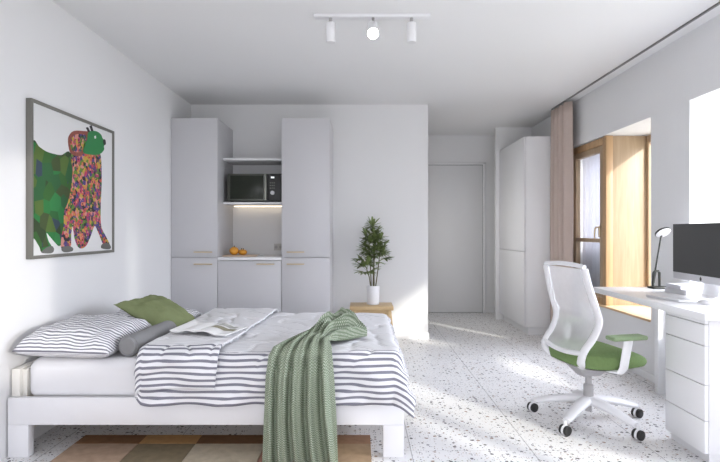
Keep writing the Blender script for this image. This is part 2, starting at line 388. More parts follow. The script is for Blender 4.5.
sf.box(2.36, 2.412, YP+0.15, 5.60, z1-0.135, z1-0.075, 0.004).box(2.36, 2.412, YP+0.15, 5.60, z0+0.06, z0+0.13, 0.004)
sf.box(2.36, 2.412, YP+0.15, 5.60, 1.085, 1.125, 0.004)
sash = struct('window_sash', sf, M['oak'], w1)
struct('window_pane', MB().box(2.383, 2.389, YP+0.15, 5.60, z0+0.13, z1-0.135), M['glass'], w1)
hb = MB().box(2.345, 2.36, 5.02, 5.045, 1.14, 1.25, 0.004)
hb.tube([(2.352, 5.032, 1.235), (2.318, 5.032, 1.235), (2.308, 5.032, 1.215), (2.306, 5.037, 1.17), (2.310, 5.042, 1.125)], [0.008, 0.008, 0.0085, 0.008, 0.006])
struct('window_handle', hb, M['brass'], sash)
ow = MB()
ow.box(2.735, 2.785, 4.105, 4.16, z0, z1-0.004, 0.003).box(2.735, 2.785, 4.855, YP, z0, z1-0.004, 0.003)
ow.box(2.735, 2.785, 4.16, 4.855, z1-0.07, z1-0.004, 0.003).box(2.735, 2.785, 4.16, 4.855, z0, z0+0.05, 0.003)
struct('window_outer_frame', ow, M['oak'], w1)
struct('window_outer_pane', MB().box(2.757, 2.762, 4.16, 4.855, z0+0.05, z1-0.07), M['glass'], w1)
struct('window_balustrade', MB().box(2.70, 2.712, 4.95, 5.79, z0, 1.10), M['frost'], w1)

def plain_window(name, a, b, z0, z1):
    r = bpy.data.objects.new(name, None); COL.objects.link(r); r.location = (2.69, (a+b)/2, z0); r['kind'] = 'structure'
    m = MB(); x0, x1 = 2.73, 2.785
    m.box(x0, x1, a+.002, a+.06, z0+.002, z1-.002, 0.003).box(x0, x1, b-.06, b-.002, z0+.002, z1-.002, 0.003)
    m.box(x0, x1, a+.06, b-.06, z1-.06, z1-.002, 0.003).box(x0, x1, a+.06, b-.06, z0+.002, z0+.06, 0.003)
    struct('window_frame', m, M['oak'], r)
    struct('window_pane', MB().box(2.755, 2.76, a+.06, b-.06, z0+.06, z1-.06), M['glass'], r)
    struct('window_sill', MB().box(2.32, 2.73, a+.002, b-.002, z0+0.001, z0+0.018, 0.003), M['lacquer_w'], r)
    return r
plain_window('window_2', 2.05, 3.62, 0.47, 2.125)
w3 = plain_window('window_3', -0.12, 1.52, 0.47, 2.125)
struct('window_mullion', MB().box(2.73, 2.785, 0.22, 0.37, 0.53, 2.065, 0.003), M['oak'], w3)

# sheer behind the casement
def sheer_fn(u, v):
    y = lerp(4.97, 5.78, u); return Vector((2.53+0.022*math.sin(u*PI*22)+0.008*math.sin(u*PI*9+1), y, lerp(z0+0.002, z1-0.01, v)))
o = MB().grid(sheer_fn, 160, 4).build('sheer_curtain', M['sheer'])
tag(o, 'white sheer curtain hanging behind the glass of the wooden casement window', 'curtain')

# curtain and track
def curt_fn(u, v):
    y = lerp(5.40, 5.885, u); a = 0.030+0.008*math.sin(v*3)
    ph = u*PI*2*4+0.5*math.sin(v*2.2+u*5)
    return Vector((2.225+a*math.sin(ph)+0.006*math.sin(ph*2+1), y+0.012*math.cos(ph), lerp(0.02, H-0.028, v)))
o = MB().grid(curt_fn, 150, 20).build('curtain', M['curtain'])
mod(o, 'SOLIDIFY', thickness=0.004)
tag(o, 'taupe floor-length curtain gathered between the wardrobe and the window', 'curtain')
tr = MB().box(2.199, 2.213, 0.2, 5.89, H-0.014, H, 0.002).build('curtain_track', M['track'])
tag(tr, 'thin dark curtain track along the ceiling above the desk', 'curtain track')

# ------------------------------------------------------------ kitchen
YF = 5.07; DT = 0.02
KX = [XL+0.002, -1.412, -0.778, -0.30]
def handle(x0, x1, z, parent):
    h = MB().cyl((x0, YF-0.028, z), (x1, YF-0.028, z), 0.0065, n=12)
    for x in (x0+0.012, x1-0.012): h.cyl((x, YF-0.028, z), (x, YF, z), 0.0045, n=10)
    h.build('handle', M['brass'], parent)
def door_panel(x0, x1, z0, z1, hx, hz, parent):
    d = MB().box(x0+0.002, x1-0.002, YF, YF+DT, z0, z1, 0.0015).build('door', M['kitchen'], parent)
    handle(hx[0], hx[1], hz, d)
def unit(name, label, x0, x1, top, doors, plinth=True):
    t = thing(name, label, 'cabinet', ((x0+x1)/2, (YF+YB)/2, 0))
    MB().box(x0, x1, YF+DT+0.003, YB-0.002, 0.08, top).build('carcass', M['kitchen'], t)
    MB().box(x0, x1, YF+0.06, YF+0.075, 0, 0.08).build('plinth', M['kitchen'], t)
    for d in doors: door_panel(x0, x1, *d, t)
    return t
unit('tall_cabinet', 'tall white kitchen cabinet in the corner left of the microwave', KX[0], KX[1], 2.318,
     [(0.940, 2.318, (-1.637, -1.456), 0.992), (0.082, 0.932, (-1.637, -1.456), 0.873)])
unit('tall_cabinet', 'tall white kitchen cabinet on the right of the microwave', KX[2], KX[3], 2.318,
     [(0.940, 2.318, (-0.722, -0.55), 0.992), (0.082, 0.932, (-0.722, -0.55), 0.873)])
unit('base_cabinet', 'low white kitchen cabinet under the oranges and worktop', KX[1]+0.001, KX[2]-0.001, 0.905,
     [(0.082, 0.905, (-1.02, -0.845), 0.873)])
tag(MB().box(KX[1]+0.001, KX[2]-0.001, YF-0.002, YB-0.002, 0.91, 0.938, 0.002).build('worktop', M['lacquer_w']), 'thin white worktop between the two tall cabinets', 'worktop')
YS = 5.27
def shelf(z, label):
    t = thing('shelf', label, 'shelf', ((KX[1]+KX[2])/2, (YS+YB)/2, z-0.022), group=None)
    MB().box(KX[1]+0.002, KX[2]-0.002, YS, YB-0.002, z-0.022, z, 0.002).build('board', M['lacquer_w'], t)
    return t
shelf(1.951, 'empty white shelf above the microwave')
s2 = shelf(1.498, 'white shelf carrying the microwave, lit strip on its underside')
MB().box(KX[1]+0.03, KX[2]-0.03, YB-0.06, YB-0.035, 1.466, 1.476).build('light_strip', M['led'], s2)

mw = thing('microwave', 'black microwave oven on the shelf between the tall cabinets', 'microwave', (-1.09, 5.45, 1.498))
x0, x1, zb, zt = -1.372, -0.806, 1.508, 1.792
MB().box(x0, x1, YS+0.022, YB-0.05, zb, zt, 0.006).build('body', M['mwbody'], mw)
for fx in (x0+.04, x1-.04): MB().cyl((fx, YS+0.07, 1.4985), (fx, YS+0.07, zb), 0.014, n=12).build('foot', M['black'], mw)
d = MB().box(x0+0.005, x0+0.415, YS+0.004, YS+0.022, zb+0.004, zt-0.004, 0.004).build('door', M['mwbody'], mw)
MB().box(x0+0.035, x0+0.375, YS+0.001, YS+0.006, zb+0.022, zt-0.02, 0.002).build('door_glass', M['mwglass'], d)
MB().box(x0+0.385, x0+0.41, YS-0.014, YS+0.004, zb+0.008, zt-0.008, 0.006).build('handle', M['mwtrim'], d)
cp = MB().box(x0+0.418, x1-0.004, YS+0.004, YS+0.022, zb+0.004, zt-0.004, 0.003).build('control_panel', M['black'], mw)
MB().box(x0+0.455, x0+0.463, YS+0.002, YS+0.005, zt-0.048, zt-0.032).box(x0+0.467, x0+0.475, YS+0.002, YS+0.005, zt-0.048, zt-0.032).box(x0+0.479, x0+0.488, YS+0.002, YS+0.005, zt-0.048, zt-0.032).build('display', M['display'], cp)
MB().cyl((x0+0.471, YS+0.004, zb+0.085), (x0+0.471, YS-0.014, zb+0.085), 0.021, n=24, bev=0.002).build('knob', M['alu'], cp)
for i in range(3):
    for j in range(3):
        MB().box(x0+0.444+i*0.02, x0+0.452+i*0.02, YS+0.001, YS+0.005, zb+0.13+j*0.027, zb+0.138+j*0.027).build('button', M['mwtrim'], cp)

ct = thing('cutting_board', 'small wooden board under the oranges on the worktop', 'board', (-1.2, 5.31, 0.938))
MB().box(-1.40, -1.06, 5.20, 5.42, 0.9385, 0.952, 0.004).build('board', M['board'], ct)
MB().cyl((-1.06, 5.30, 0.945), (-1.0, 5.30, 0.945), 0.007, n=10).build('handle', M['alu'], ct)
def fruit(c, r, label, sq=0.88):
    t = thing('orange', label, 'fruit', (c[0], c[1], 0.952), group='oranges on the board')
    prof = [(r*math.sin(PI*k/14), r*sq*(1-math.cos(PI*k/14))) for k in range(15)]
    MB().lathe(prof, (c[0], c[1], 0.9525), 24).build('peel', M['orange'], t)
    MB().cyl((c[0], c[1], 0.9525+2*r*sq-0.004), (c[0]+0.004, c[1], 0.9525+2*r*sq+0.012), 0.006, 0.004, n=8).build('stem', M['fstem'], t)
fruit((-1.30, 5.29), 0.048, 'larger orange at the left end of the wooden board')
fruit((-1.205, 5.28), 0.040, 'smaller flat orange lying right of the larger one', 0.72)
fruit((-1.245, 5.372), 0.034, 'orange half hidden behind the two on the board', 0.8)
so = thing('power_socket', 'small grey power socket on the wall behind the worktop', 'socket', (-0.90, YB, 1.0))
MB().box(-0.955, -0.855, YB-0.012, YB-0.0005, 0.985, 1.06, 0.003).build('plate', M['socket'], so)
for i in (0, 1): MB().cyl((-0.93+i*0.05, YB-0.0135, 1.022), (-0.93+i*0.05, YB-0.011, 1.022), 0.017, n=20).build('outlet', M['grey_plastic'], so)

# ------------------------------------------------------------ wardrobe by the hall
wd = thing('wardrobe', 'tall white wardrobe between the hall door and the curtain', 'wardrobe', (2.1, 6.4, 0))
MB().box(1.915, XR-0.014, 5.902, 6.945, 0.09, 2.29, 0.002).build('body', M['lacquer_w'], wd)
MB().box(1.945, XR-0.014, 5.91, 6.945, 0, 0.09).build('plinth', M['lacquer'], wd)
MB().box(1.892, 1.912, 5.904, 6.94, 0.962, 2.288, 0.002).build('door', M['lacquer'], wd)
MB().box(1.892, 1.912, 5.904, 6.94, 0.092, 0.956, 0.002).build('door', M['lacquer'], wd)

# ------------------------------------------------------------ picture on the left wall
PY0, PY1, PZ0, PZ1 = 2.87, 3.84, 1.041, 1.947
PX = XL+0.034
pic = thing('picture', 'large framed picture of a green and multicoloured horned beast', 'picture', (XL, (PY0+PY1)/2, PZ0))
fw = 0.019
fm = MB()
fm.box(XL+0.001, PX, PY0, PY0+fw, PZ0, PZ1, 0.002).box(XL+0.001, PX, PY1-fw, PY1, PZ0, PZ1, 0.002)
fm.box(XL+0.001, PX, PY0+fw, PY1-fw, PZ0, PZ0+fw, 0.002).box(XL+0.001, PX, PY0+fw, PY1-fw, PZ1-fw, PZ1, 0.002)
fm.build('frame', M['frame'], pic)
MP = [mat('print_paper', (0.72, 0.72, 0.72), 0.6, var=0.01),
      patches('print_green', 12, [(0.02,0.11,0.025),(0.025,0.05,0.015),(0.02,0.17,0.04),(0.045,0.07,0.02),(0.03,0.05,0.08),(0.08,0.14,0.025),(0.02,0.10,0.03),(0.025,0.19,0.05),(0.03,0.11,0.02)], seed=2.2),
      patches('print_multi', 42, [(0.55,0.10,0.06),(0.62,0.20,0.10),(0.45,0.05,0.13),(0.07,0.05,0.22),(0.12,0.22,0.03),(0.50,0.34,0.05),(0.02,0.02,0.03),(0.60,0.26,0.22),(0.16,0.05,0.13),(0.03,0.10,0.03)], edge=0.28),
      mat('print_head_green', (0.025, 0.20, 0.06), 0.6, var=0.1),
      mat('print_black', (0.02, 0.02, 0.022), 0.6), mat('print_red', (0.25, 0.07, 0.05), 0.6, var=0.5, scale=60),
      mat('print_hoof', (0.13, 0.13, 0.12), 0.6)]
def pp(x, y, dx=0.0):   # photo pixel on the picture plane -> point of the print
    px = -(PX-0.006)
    Y = 512*px/(360-x); return Vector((PX-0.008+dx, Y, 1.2+(231-y)*px/(360-x)))
def smooth_poly(pts, n=6):
    out = []; N = len(pts)
    for i in range(N):
        p0, p1, p2, p3 = (Vector(pts[(i+k-1) % N]) for k in range(4))
        for s in range(n):
            t = s/n
            out.append(0.5*((2*p1)+(-p0+p2)*t+(2*p0-5*p1+4*p2-p3)*t*t+(-p0+3*p1-3*p2+p3)*t**3))
    return out
ar = MB().box(XL+0.002, PX-0.010, PY0+fw*0.9, PY1-fw*0.9, PZ0+fw*0.9, PZ1-fw*0.9)
def patch(pts, layer, mi, smooth=True):
    q = smooth_poly(pts) if smooth else pts
    ar.prism([pp(x, y, -0.002) for x, y in q], (0.0008*(layer+2), 0, 0), mi)
# green body and hind leg
patch([(33.5,142.5),(40,147),(47,151.5),(55,154),(62,155),(70,152),(73,170),(72.5,190),(71,205),(69,220),(66.5,232),(64,240),(60,246),(56,243),(50,236),(47,233),(49,241),(52,247),(47,251.5),(42,252),(40,247),(36,240),(33.6,233),(33.5,190)], 0, 1)
patch([(42,252.5),(46,248),(52,246),(54.3,249),(53,252.5),(48,253.5)], 1, 6)
# multicoloured front, legs and mane
patch([(71,152),(73,170),(71,190),(68,203),(64.5,212),(64,226),(62,236),(61.5,247),(66,249.5),(71,247),(71.5,235),(73,226),(75,238),(78,246),(82,248.5),(87,245),(91,236),(95,226),(99,233),(103,243),(106,247),(110,245),(106,236),(101.5,226),(101,205),(102,180),(101,156),(97,154),(90,154),(84,150)], 1, 2)
patch([(62.3,250.5),(63,247),(69,246),(73,248),(72.5,251),(66,252.3)], 2, 6)
patch([(101.5,247.5),(103,244),(108,243),(111,246.5),(110,249),(105,249)], 2, 6)
patch([(71,153),(68.8,144),(69,137),(72.5,132),(77,130.6),(83,131),(88,131.5),(92,134),(93,141),(88,148),(84,154),(77,156)], 2, 5)
patch([(72,150),(71,140),(75,135),(80,134),(86,136),(85,145),(80,152)], 3, 2)
# head
patch([(84,153),(83.5,146),(87,140),(88,133),(92,130.8),(97,131.5),(101,134.5),(103,139),(105.2,140.5),(105.5,144),(104,146),(104,150),(100,154),(94,155)], 3, 3)
patch([(103.4,139.5),(105.3,140),(105.8,144),(104.4,145),(103.2,143)], 4, 4)
patch([(88.5,132.3),(86.4,127.5),(88,127.2),(90.2,131.5)], 4, 4, False)
patch([(91.7,131.2),(90,126),(91.6,125.3),(93.4,131)], 4, 4, False)
patch([(94.2,136.2),(95.8,135.5),(96,138.4),(94.6,138.6)], 4, 0, False)
ar.build('print', MP, pic, smooth=False)

# ------------------------------------------------------------ ceiling track light
tl = thing('track_light', 'white ceiling track lamp with three cylinder spots, middle one lit', 'lamp', (0.08, 3.32, H))
MB().box(-0.30, 0.457, 3.30, 3.35, H-0.022, H-0.0005, 0.003).build('rail', M['white_plastic'], tl)
for x, on in ((-0.19, 0), (0.085, 1), (0.335, 0)):
    c = Vector((x, 3.30, H-0.022)); 
    ax = Vector((0, 0, -1)) if not on else Vector((-0.02, -0.74, -0.67)).normalized()
    top = Vector((x, 3.325, H-0.055)) if not on else Vector((x, 3.325, H-0.075))
    bot = top+ax*0.125
    sr = 0.037 if on else 0.031
    sp = MB().cyl(top, bot, sr, n=28, bev=0.003).build('spot', M['white_plastic'], tl)
    MB().tube([(x, 3.325, H-0.02), (x, 3.325, H-0.058), top+ax*0.03], 0.011, n=10).build('bracket', M['grey_plastic'], sp)
    MB().cyl(bot, bot+ax*0.002, sr-0.003, n=28).build('lens', M['lamp_on' if on else 'lamp_off'], sp)
light('spot_glow', 'SPOT', Vector((0.085, 3.325, H-0.075))+Vector((-0.02, -0.74, -0.67)).normalized()*0.135, (-0.02, -0.74, -0.67), 22, (1.0, 0.95, 0.88), spot_size=math.radians(80), spot_blend=0.6, shadow_soft_size=0.03)

# ------------------------------------------------------------ bed
BX0, BX1, BY0, BY1 = -1.866, 0.233, 2.71, 4.05
bed = thing('bed', 'white painted low wooden bed frame standing along the left wall', 'bed', ((BX0+BX1)/2, (BY0+BY1)/2, 0))
for x0 in (BX0, BX1-0.11):
    for y0 in (BY0, BY1-0.05):
        MB().box(x0, x0+0.11, y0, y0+0.05, 0, 0.172, 0.003).build('leg', M['bedwhite'], bed)
for y0 in (BY0, BY1-0.03): MB().box(BX0, BX1, y0, y0+0.03, 0.1725, 0.316, 0.003).build('side_rail', M['bedwhite'], bed)
MB().box(BX1-0.03, BX1, BY0+0.03, BY1-0.03, 0.1725, 0.316, 0.003).build('foot_rail', M['bedwhite'], bed)
MB().box(BX0, BX0+0.045, BY0+0.03, BY1-0.03, 0.10, 0.462, 0.004).box(BX0+0.0455, BX0+0.07, BY0+0.05, BY1-0.05, 0.30, 0.455, 0.004).build('headboard', M['headwood'], bed)
sl = MB()
for i in range(14): sl.box(BX0+0.09+i*0.142, BX0+0.165+i*0.142, BY0+0.03, BY1-0.03, 0.27, 0.29, 0.002)
sl.build('slats', M['stool'], bed)

def mattress():
    b = bmesh.new(); bmesh.ops.create_cube(b, size=1)
    x0, x1, y0, y1, z0, z1 = BX0+0.075, BX1-0.035, BY0+0.033, BY1-0.033, 0.292, 0.508
    for v in b.verts: v.co = Vector(((x0+x1)/2+v.co.x*(x1-x0), (y0+y1)/2+v.co.y*(y1-y0), (z0+z1)/2+v.co.z*(z1-z0)))
    bmesh.ops.bevel(b, geom=b.edges[:], offset=0.055, segments=5, affect='EDGES', profile=0.5)
    bmesh.ops.subdivide_edges(b, edges=[e for e in b.edges if e.calc_length() > 0.15], cuts=44, use_grid_fill=True)
    for v in b.verts:
        n = noise.noise(v.co*9)*0.008+noise.noise(Vector((v.co.x*16+v.co.z*18, v.co.y*9, v.co.z*8)))*0.009
        if v.co.z > 0.34: v.co += Vector((0, -1 if v.co.y < 3.2 else 1, 0))*n*0.7+Vector((0,0,n*0.6))
    m = MB(); m.merge(b); return m
tag(mattress().build('mattress', M['sheet']), 'white sheeted mattress lying on the low bed frame', 'mattress')

# duvet: one sheet, folded back at its head end
RX1, RY0, RY1, RR, DZ = 0.172, 2.742, 4.015, 0.05, 0.548
FX = -1.135
def drape(x, y, lift, hem, seed):
    cx = min(x, RX1); cy = min(max(y, RY0), RY1); dx, dy = x-cx, y-cy; d = math.hypot(dx, dy)
    puff = 0.010*noise.noise(Vector((x*3.1, y*3.1, seed)))+0.006*noise.noise(Vector((x*9+y*4, y*6, seed+4)))
    cr = abs(noise.noise(Vector((x*4+y*5, y*3-x*4, seed+9))))
    puff -= 0.012*max(0, 0.10-cr)/0.10
    if d < 1e-6: return Vector((x, y, DZ+lift+puff))
    ux, uy = dx/d, dy/d; corner = 2*abs(ux*uy)
    r = RR+lift*0.6; q = r*PI/2
    if d < q: out = r*math.sin(d/r)-0; dn = r*(1-math.cos(d/r))
    else:
        fl = 0.07+0.34*corner
        out = r+(d-q)*fl; dn = r+(d-q)*math.sqrt(max(0.1, 1-fl*fl))
    w = min(1, d/0.12)
    rip = w*(0.024*noise.noise(Vector((x*4+y*2, y*5, seed+2)))+0.008*math.sin(x*21+y*17+2*noise.noise(Vector((x*3,y*3,1)))))
    fold = abs(noise.noise(Vector((x*3.2+dn*5.5, y*3+dn*2.0, seed+20))))
    out += w*0.020*max(0.0, 0.16-fold)/0.16
    out += max(rip, -0.009)+lift*0.3
    return Vector((cx+ux*out, cy+uy*out, DZ+lift+puff*(1-w)-dn))
LO, LF = 0.275, 0.43
def duvet_uv(u, v):
    y = lerp(RY0-0.285, RY1+0.24, v)
    return y
FLAP = lambda y: lerp(-0.74, -0.655, (y-2.7)/1.3)
def duvet_fn(u, v):
    # u: 0 free edge of the flap .. uf at the fold .. 1 foot hem
    if u < 0.30:
        t = u/0.30; y = lerp(RY0-0.245, RY1+0.20, v); x = lerp(FLAP(y), FX, t)
        x += 0.012*noise.noise(Vector((0, y*4, 3)))
        lift = 0.034*min(1, 0.6+t*0.0+0.4)+0.006*math.sin(t*PI)
        return drape(x, y, lift, 0, 1.0)
    if u < 0.36:
        t = (u-0.30)/0.06; a = PI*t
        y = lerp(lerp(RY0-0.245, RY0-0.285, t), lerp(RY1+0.20, RY1+0.24, t), v)
        p0 = drape(FX, y, 0.036, 0, 1.0); p1 = drape(FX, y, 0.002, 0, 5.0)
        p = p0.lerp(p1, (1-math.cos(a))/2); p.x = FX-0.028*math.sin(a)+0.006*noise.noise(Vector((7, y*6, 0))); return p
    t = (u-0.36)/0.64
    y = lerp(RY0-0.285, RY1+0.24, v); x = lerp(FX, RX1+0.215, t)
    return drape(x, y, 0.002, 0, 5.0)
def duvet_uvf(u, v):
    if u < 0.33: return (u, lerp(RY0-0.245, RY1+0.20, v)+0.01)
    return (u, lerp(RY0-0.285, RY1+0.24, v))
dv = MB().grid(duvet_fn, 170, 150, duvet_uvf).build('duvet', M['duvet'], angle=80)
mod(dv, 'SOLIDIFY', thickness=0.012, offset=0.0)
tag(dv, 'grey and white striped duvet spread over the bed, top folded back', 'duvet')

# pillows
def pillow_mesh(c, ax, ay, sx, sy, th, tuck=0.0, n=44, seed=0, wr=0.010, pinch=0.07, fat=4):
    c = Vector(c); ax = Vector(ax).normalized(); ay = (Vector(ay)-ax*Vector(ay).dot(ax)).normalized(); nz = ax.cross(ay)
    if nz.z < 0: nz = -nz
    m = MB()
    def side(sgn):
        def fn(u, v):
            a, b = 2*u-1, 2*v-1
            k = max(0.0, (1-abs(a)**fat)*(1-abs(b)**fat))**0.5
            k = k*(0.74+0.26*(1-a*a)*(1-b*b))
            px = a*sx/2*(1-pinch*(1-b*b)**1*abs(a)**3*0+ -pinch*0.6*(1-abs(b))*abs(a)**4)
            py = b*sy/2*(1-pinch*0.6*(1-abs(a))*abs(b)**4)
            w = noise.noise(Vector((a*2.5, b*2.5, seed+sgn)))*wr*1.4+noise.noise(Vector((a*6+b*2, b*6, seed+5)))*wr
            h = sgn*k*th*(0.62 if sgn > 0 else 0.28)+w*min(1, k*2)*(1 if sgn > 0 else 0.3)
            return c+ax*px+ay*py+nz*h
        return fn
    def uvf(u, v):
        a, b = 2*u-1, 2*v-1
        hh = lambda b_: th*0.62*max(0.0, (1-abs(a)**fat)*(1-abs(b_)**fat))**0.5
        return (u*sx, v*sy+(hh(b) if b < 0 else 2*hh(0.0)-hh(b)))
    m.grid(side(1), n, n, uvf); m.grid(side(-1), n, n, uvf)
    bmesh.ops.remove_doubles(m.bm, verts=m.bm.verts, dist=1e-4)
    bmesh.ops.recalc_face_normals(m.bm, faces=m.bm.faces)
    return m
o = pillow_mesh((-1.578, 3.00, 0.566), (1, 0, -0.03), (0.0, 1, 0.02), 0.50, 0.62, 0.20, seed=2, fat=7).build('pillow', M['stripe'], angle=80)
tag(o, 'striped pillow at the near side of the bed head, beside the grey bolster', 'pillow', 'striped bed pillows')
o = pillow_mesh((-1.53, 3.74, 0.556), (1, 0, -0.02), (0.0, 1, 0.0), 0.60, 0.54, 0.115, seed=8, fat=6).build('pillow', M['stripe'], angle=80)
tag(o, 'striped pillow mostly hidden behind the green cushion', 'pillow', 'striped bed pillows')
o = pillow_mesh((-1.352, 3.49, 0.618), (-0.34, 0.06, 0.19), (0.10, 1, 0.05), 0.46, 0.46, 0.14, seed=5, wr=0.012, pinch=0.30, fat=3).build('cushion', M['cushion'], angle=80)
tag(o, 'olive green square cushion leaning on the striped pillows', 'cushion')
bo = thing('bolster', 'grey cylindrical bolster cushion lying beside the near striped pillow', 'cushion', (-1.265, 3.1, 0.508))
b0, b1, br = Vector((-1.268, 2.80, 0.571)), Vector((-1.228, 3.30, 0.571)), 0.056
bt = (b1-b0).normalized()
pts, rad = [], []
for t, r in ((-0.012, 0.80), (-0.004, 0.93), (0.004, 1.0), (0.05, 1.0), (0.15, 1.0), (0.3, 1.01), (0.42, 0.99), (0.48, 1.0), (0.50, 0.9), (0.508, 0.7)):
    pts.append(b0+bt*t); rad.append(br*r)
MB().tube(pts, rad, n=32).build('cover', M['bolster'], bo)
ring = MB()
cc = []
sidev = bt.cross(Vector((0,0,1))).normalized(); upv = sidev.cross(bt)
for k in range(33):
    a = 2*PI*k/32; cc.append(b0+sidev*math.cos(a)*br*0.99+upv*math.sin(a)*br*0.99)
ring.tube(cc, 0.0025, n=6, up=bt, cap=False).build('piping', M['bolster'], bo)

# open magazine
mg = thing('magazine', 'open magazine lying on the folded striped duvet', 'magazine', (-0.93, 3.10, 0.60), math.radians(-14))
def page(side, curl):
    def fn(u, v):
        x = side*u*(0.205 if side > 0 else 0.165); z = 0.016*math.sin(min(1, u*1.6)*PI)*curl+0.004+0.012*(1-u)**4
        if side < 0: z += 0.030*u*u*(0.4+0.6*v)
        return Vector((x, (v-0.5)*0.27, z))
    return fn
for sd, cu in ((1, 1.0), (-1, 0.9)):
    o = MB().grid(page(sd, cu), 16, 6).build('page', M['paper'], mg, local=True)
    mod(o, 'SOLIDIFY', thickness=0.005, offset=1.0 if sd < 0 else -1.0)
pr = MB(); f1 = page(1, 1.0)
def strip(u0, u1, v0, v1): return lambda u, v: f1(lerp(u0, u1, u), lerp(v0, v1, v))+Vector((0, 0, 0.0016))
pr.grid(strip(0.20, 0.92, 0.42, 0.62), 10, 2, mi=0).grid(strip(0.25, 0.80, 0.70, 0.88), 10, 2, mi=1)
pr.build('printed_photo', [mat('print_olive', (0.33, 0.31, 0.22), 0.6, var=0.35, scale=40), mat('print_grey', (0.45, 0.45, 0.42), 0.6, var=0.3, scale=40)], mg, local=True)
mg.location.z = 0.601

# throw blanket
ROWS = [  # t, left point, right point, bump, fold amplitude
 (0.00, (-0.495, 2.602, 0.012), (-0.112, 2.602, 0.012), 0.0, 0.027),
 (0.22, (-0.487, 2.602, 0.25), (-0.120, 2.602, 0.25), 0.0, 0.026),
 (0.40, (-0.478, 2.602, 0.46), (-0.132, 2.602, 0.46), 0.0, 0.021),
 (0.47, (-0.468, 2.632, 0.560), (-0.143, 2.632, 0.560), 0.0, 0.014),
 (0.51, (-0.455, 2.70, 0.588), (-0.150, 2.70, 0.590), 0.004, 0.012),
 (0.57, (-0.42, 2.80, 0.588), (-0.165, 2.78, 0.597), 0.014, 0.013),
 (0.66, (-0.33, 2.98, 0.585), (-0.160, 2.86, 0.592), 0.040, 0.024),
 (0.75, (-0.235, 3.16, 0.582), (-0.125, 2.90, 0.585), 0.070, 0.034),
 (0.84, (-0.140, 3.22, 0.578), (-0.065, 2.93, 0.580), 0.085, 0.036),
 (0.93, (-0.045, 3.15, 0.576), (-0.010, 2.99, 0.577), 0.070, 0.032),
 (1.00, (0.030, 3.09, 0.578), (0.040, 3.04, 0.578), 0.030, 0.014)]
def row_at(t):
    for a, b in zip(ROWS, ROWS[1:]):
        if t <= b[0]+1e-9:
            k = (t-a[0])/(b[0]-a[0]); ks = k*k*(3-2*k)*0.4+k*0.6
            return tuple(Vector(a[i]).lerp(Vector(b[i]), ks) for i in (1, 2)) + (lerp(a[3], b[3], ks), lerp(a[4], b[4], ks))
    return (Vector(ROWS[-1][1]), Vector(ROWS[-1][2]), ROWS[-1][3], ROWS[-1][4])
def throw_fn(u, v):
    Lp, Rp, bump, amp = row_at(u); p = Lp.lerp(Rp, v)
    ph = v*2*PI*4.6+0.9*math.sin(u*5)+1.1*noise.noise(Vector((v*3, u*2.5, 2)))
    f = math.sin(ph)*amp*1.25+0.6*amp*math.sin(ph*1.9+2+u*2)
    kk = sstep(0.58, 0.72, u)
    f = lerp(f, amp*1.5*(1.1-2.2*abs(math.sin(ph*0.62+u*3)))+0.5*amp*math.sin(ph*1.7+u*9), kk)
    env = min(1, 6*v*(1-v)+0.25)
    if u < 0.47: d = Vector((0, -1, 0)); base = 0.004
    elif u < 0.56:
        k = (u-0.47)/0.09; d = Vector((0, -(1-k), k)).normalized()
    else: d = Vector((0, -0.25, 0.97))
    q = p+d*f*env+Vector((0, 0, bump*math.sin(PI*v)**0.8))
    if u > 0.60:
        g = sstep(0.60, 0.78, u)*math.sin(PI*v)
        q += Vector((0.035*noise.noise(Vector((u*9, v*4, 3))), 0.03*noise.noise(Vector((u*9, v*4, 8))), 0.030*noise.noise(Vector((u*11, v*5, 5)))))*g
        q.z += g*0.012*math.sin(u*34+v*5)
    if u < 0.42: q.z += 0.010*math.sin(ph*0.5+1)*(1 if u < 0.02 else 0)
    if u > 0.56: q.z = max(q.z, 0.579)
    q.y = min(q.y, 2.630) if u < 0.42 else q.y
    q.z = max(q.z, 0.0155)
    return q
th = MB().grid(throw_fn, 170, 130, lambda u, v: (v*0.62, u*1.45)).build('throw_blanket', M['knit'], angle=80)
mod(th, 'SOLIDIFY', thickness=0.006, offset=0)
tag(th, 'green knitted throw bunched on the bed and hanging to the rug', 'blanket')

# rug
rg = MB(); rnd = random.Random(3)
RC = [(0.24,0.13,0.07),(0.50,0.29,0.13),(0.20,0.11,0.06),(0.27,0.19,0.12),(0.33,0.20,0.13),(0.36,0.26,0.17),(0.46,0.33,0.24),(0.25,0.20,0.13),(0.52,0.45,0.34),(0.36,0.20,0.15)]
rmats = [mat('rug_wool', c, 0.97, var=0.25, scale=25, bump=0.5, bscale=400, spec=0.05) for c in RC]
xs = [-1.60, -1.24, -0.92, -0.53, -0.22, 0.06]
ys = [2.05, 2.40, 2.862, 2.985]
pick = {2: [0, 1, 2, 3, 4], 1: [6, 7, 8, 9, 5], 0: [1, 8, 4, 0, 7]}
for j in range(3):
    for i in range(5):
        rg.box(xs[i]+0.0005, xs[i+1]-0.0005, ys[j]+0.0005, ys[j+1]-0.0005, 0.0, 0.012, 0.002, 1, mi=pick[j][i])
tag(rg.build('rug', rmats), 'brown and beige patchwork rug on the floor under the bed', 'rug')

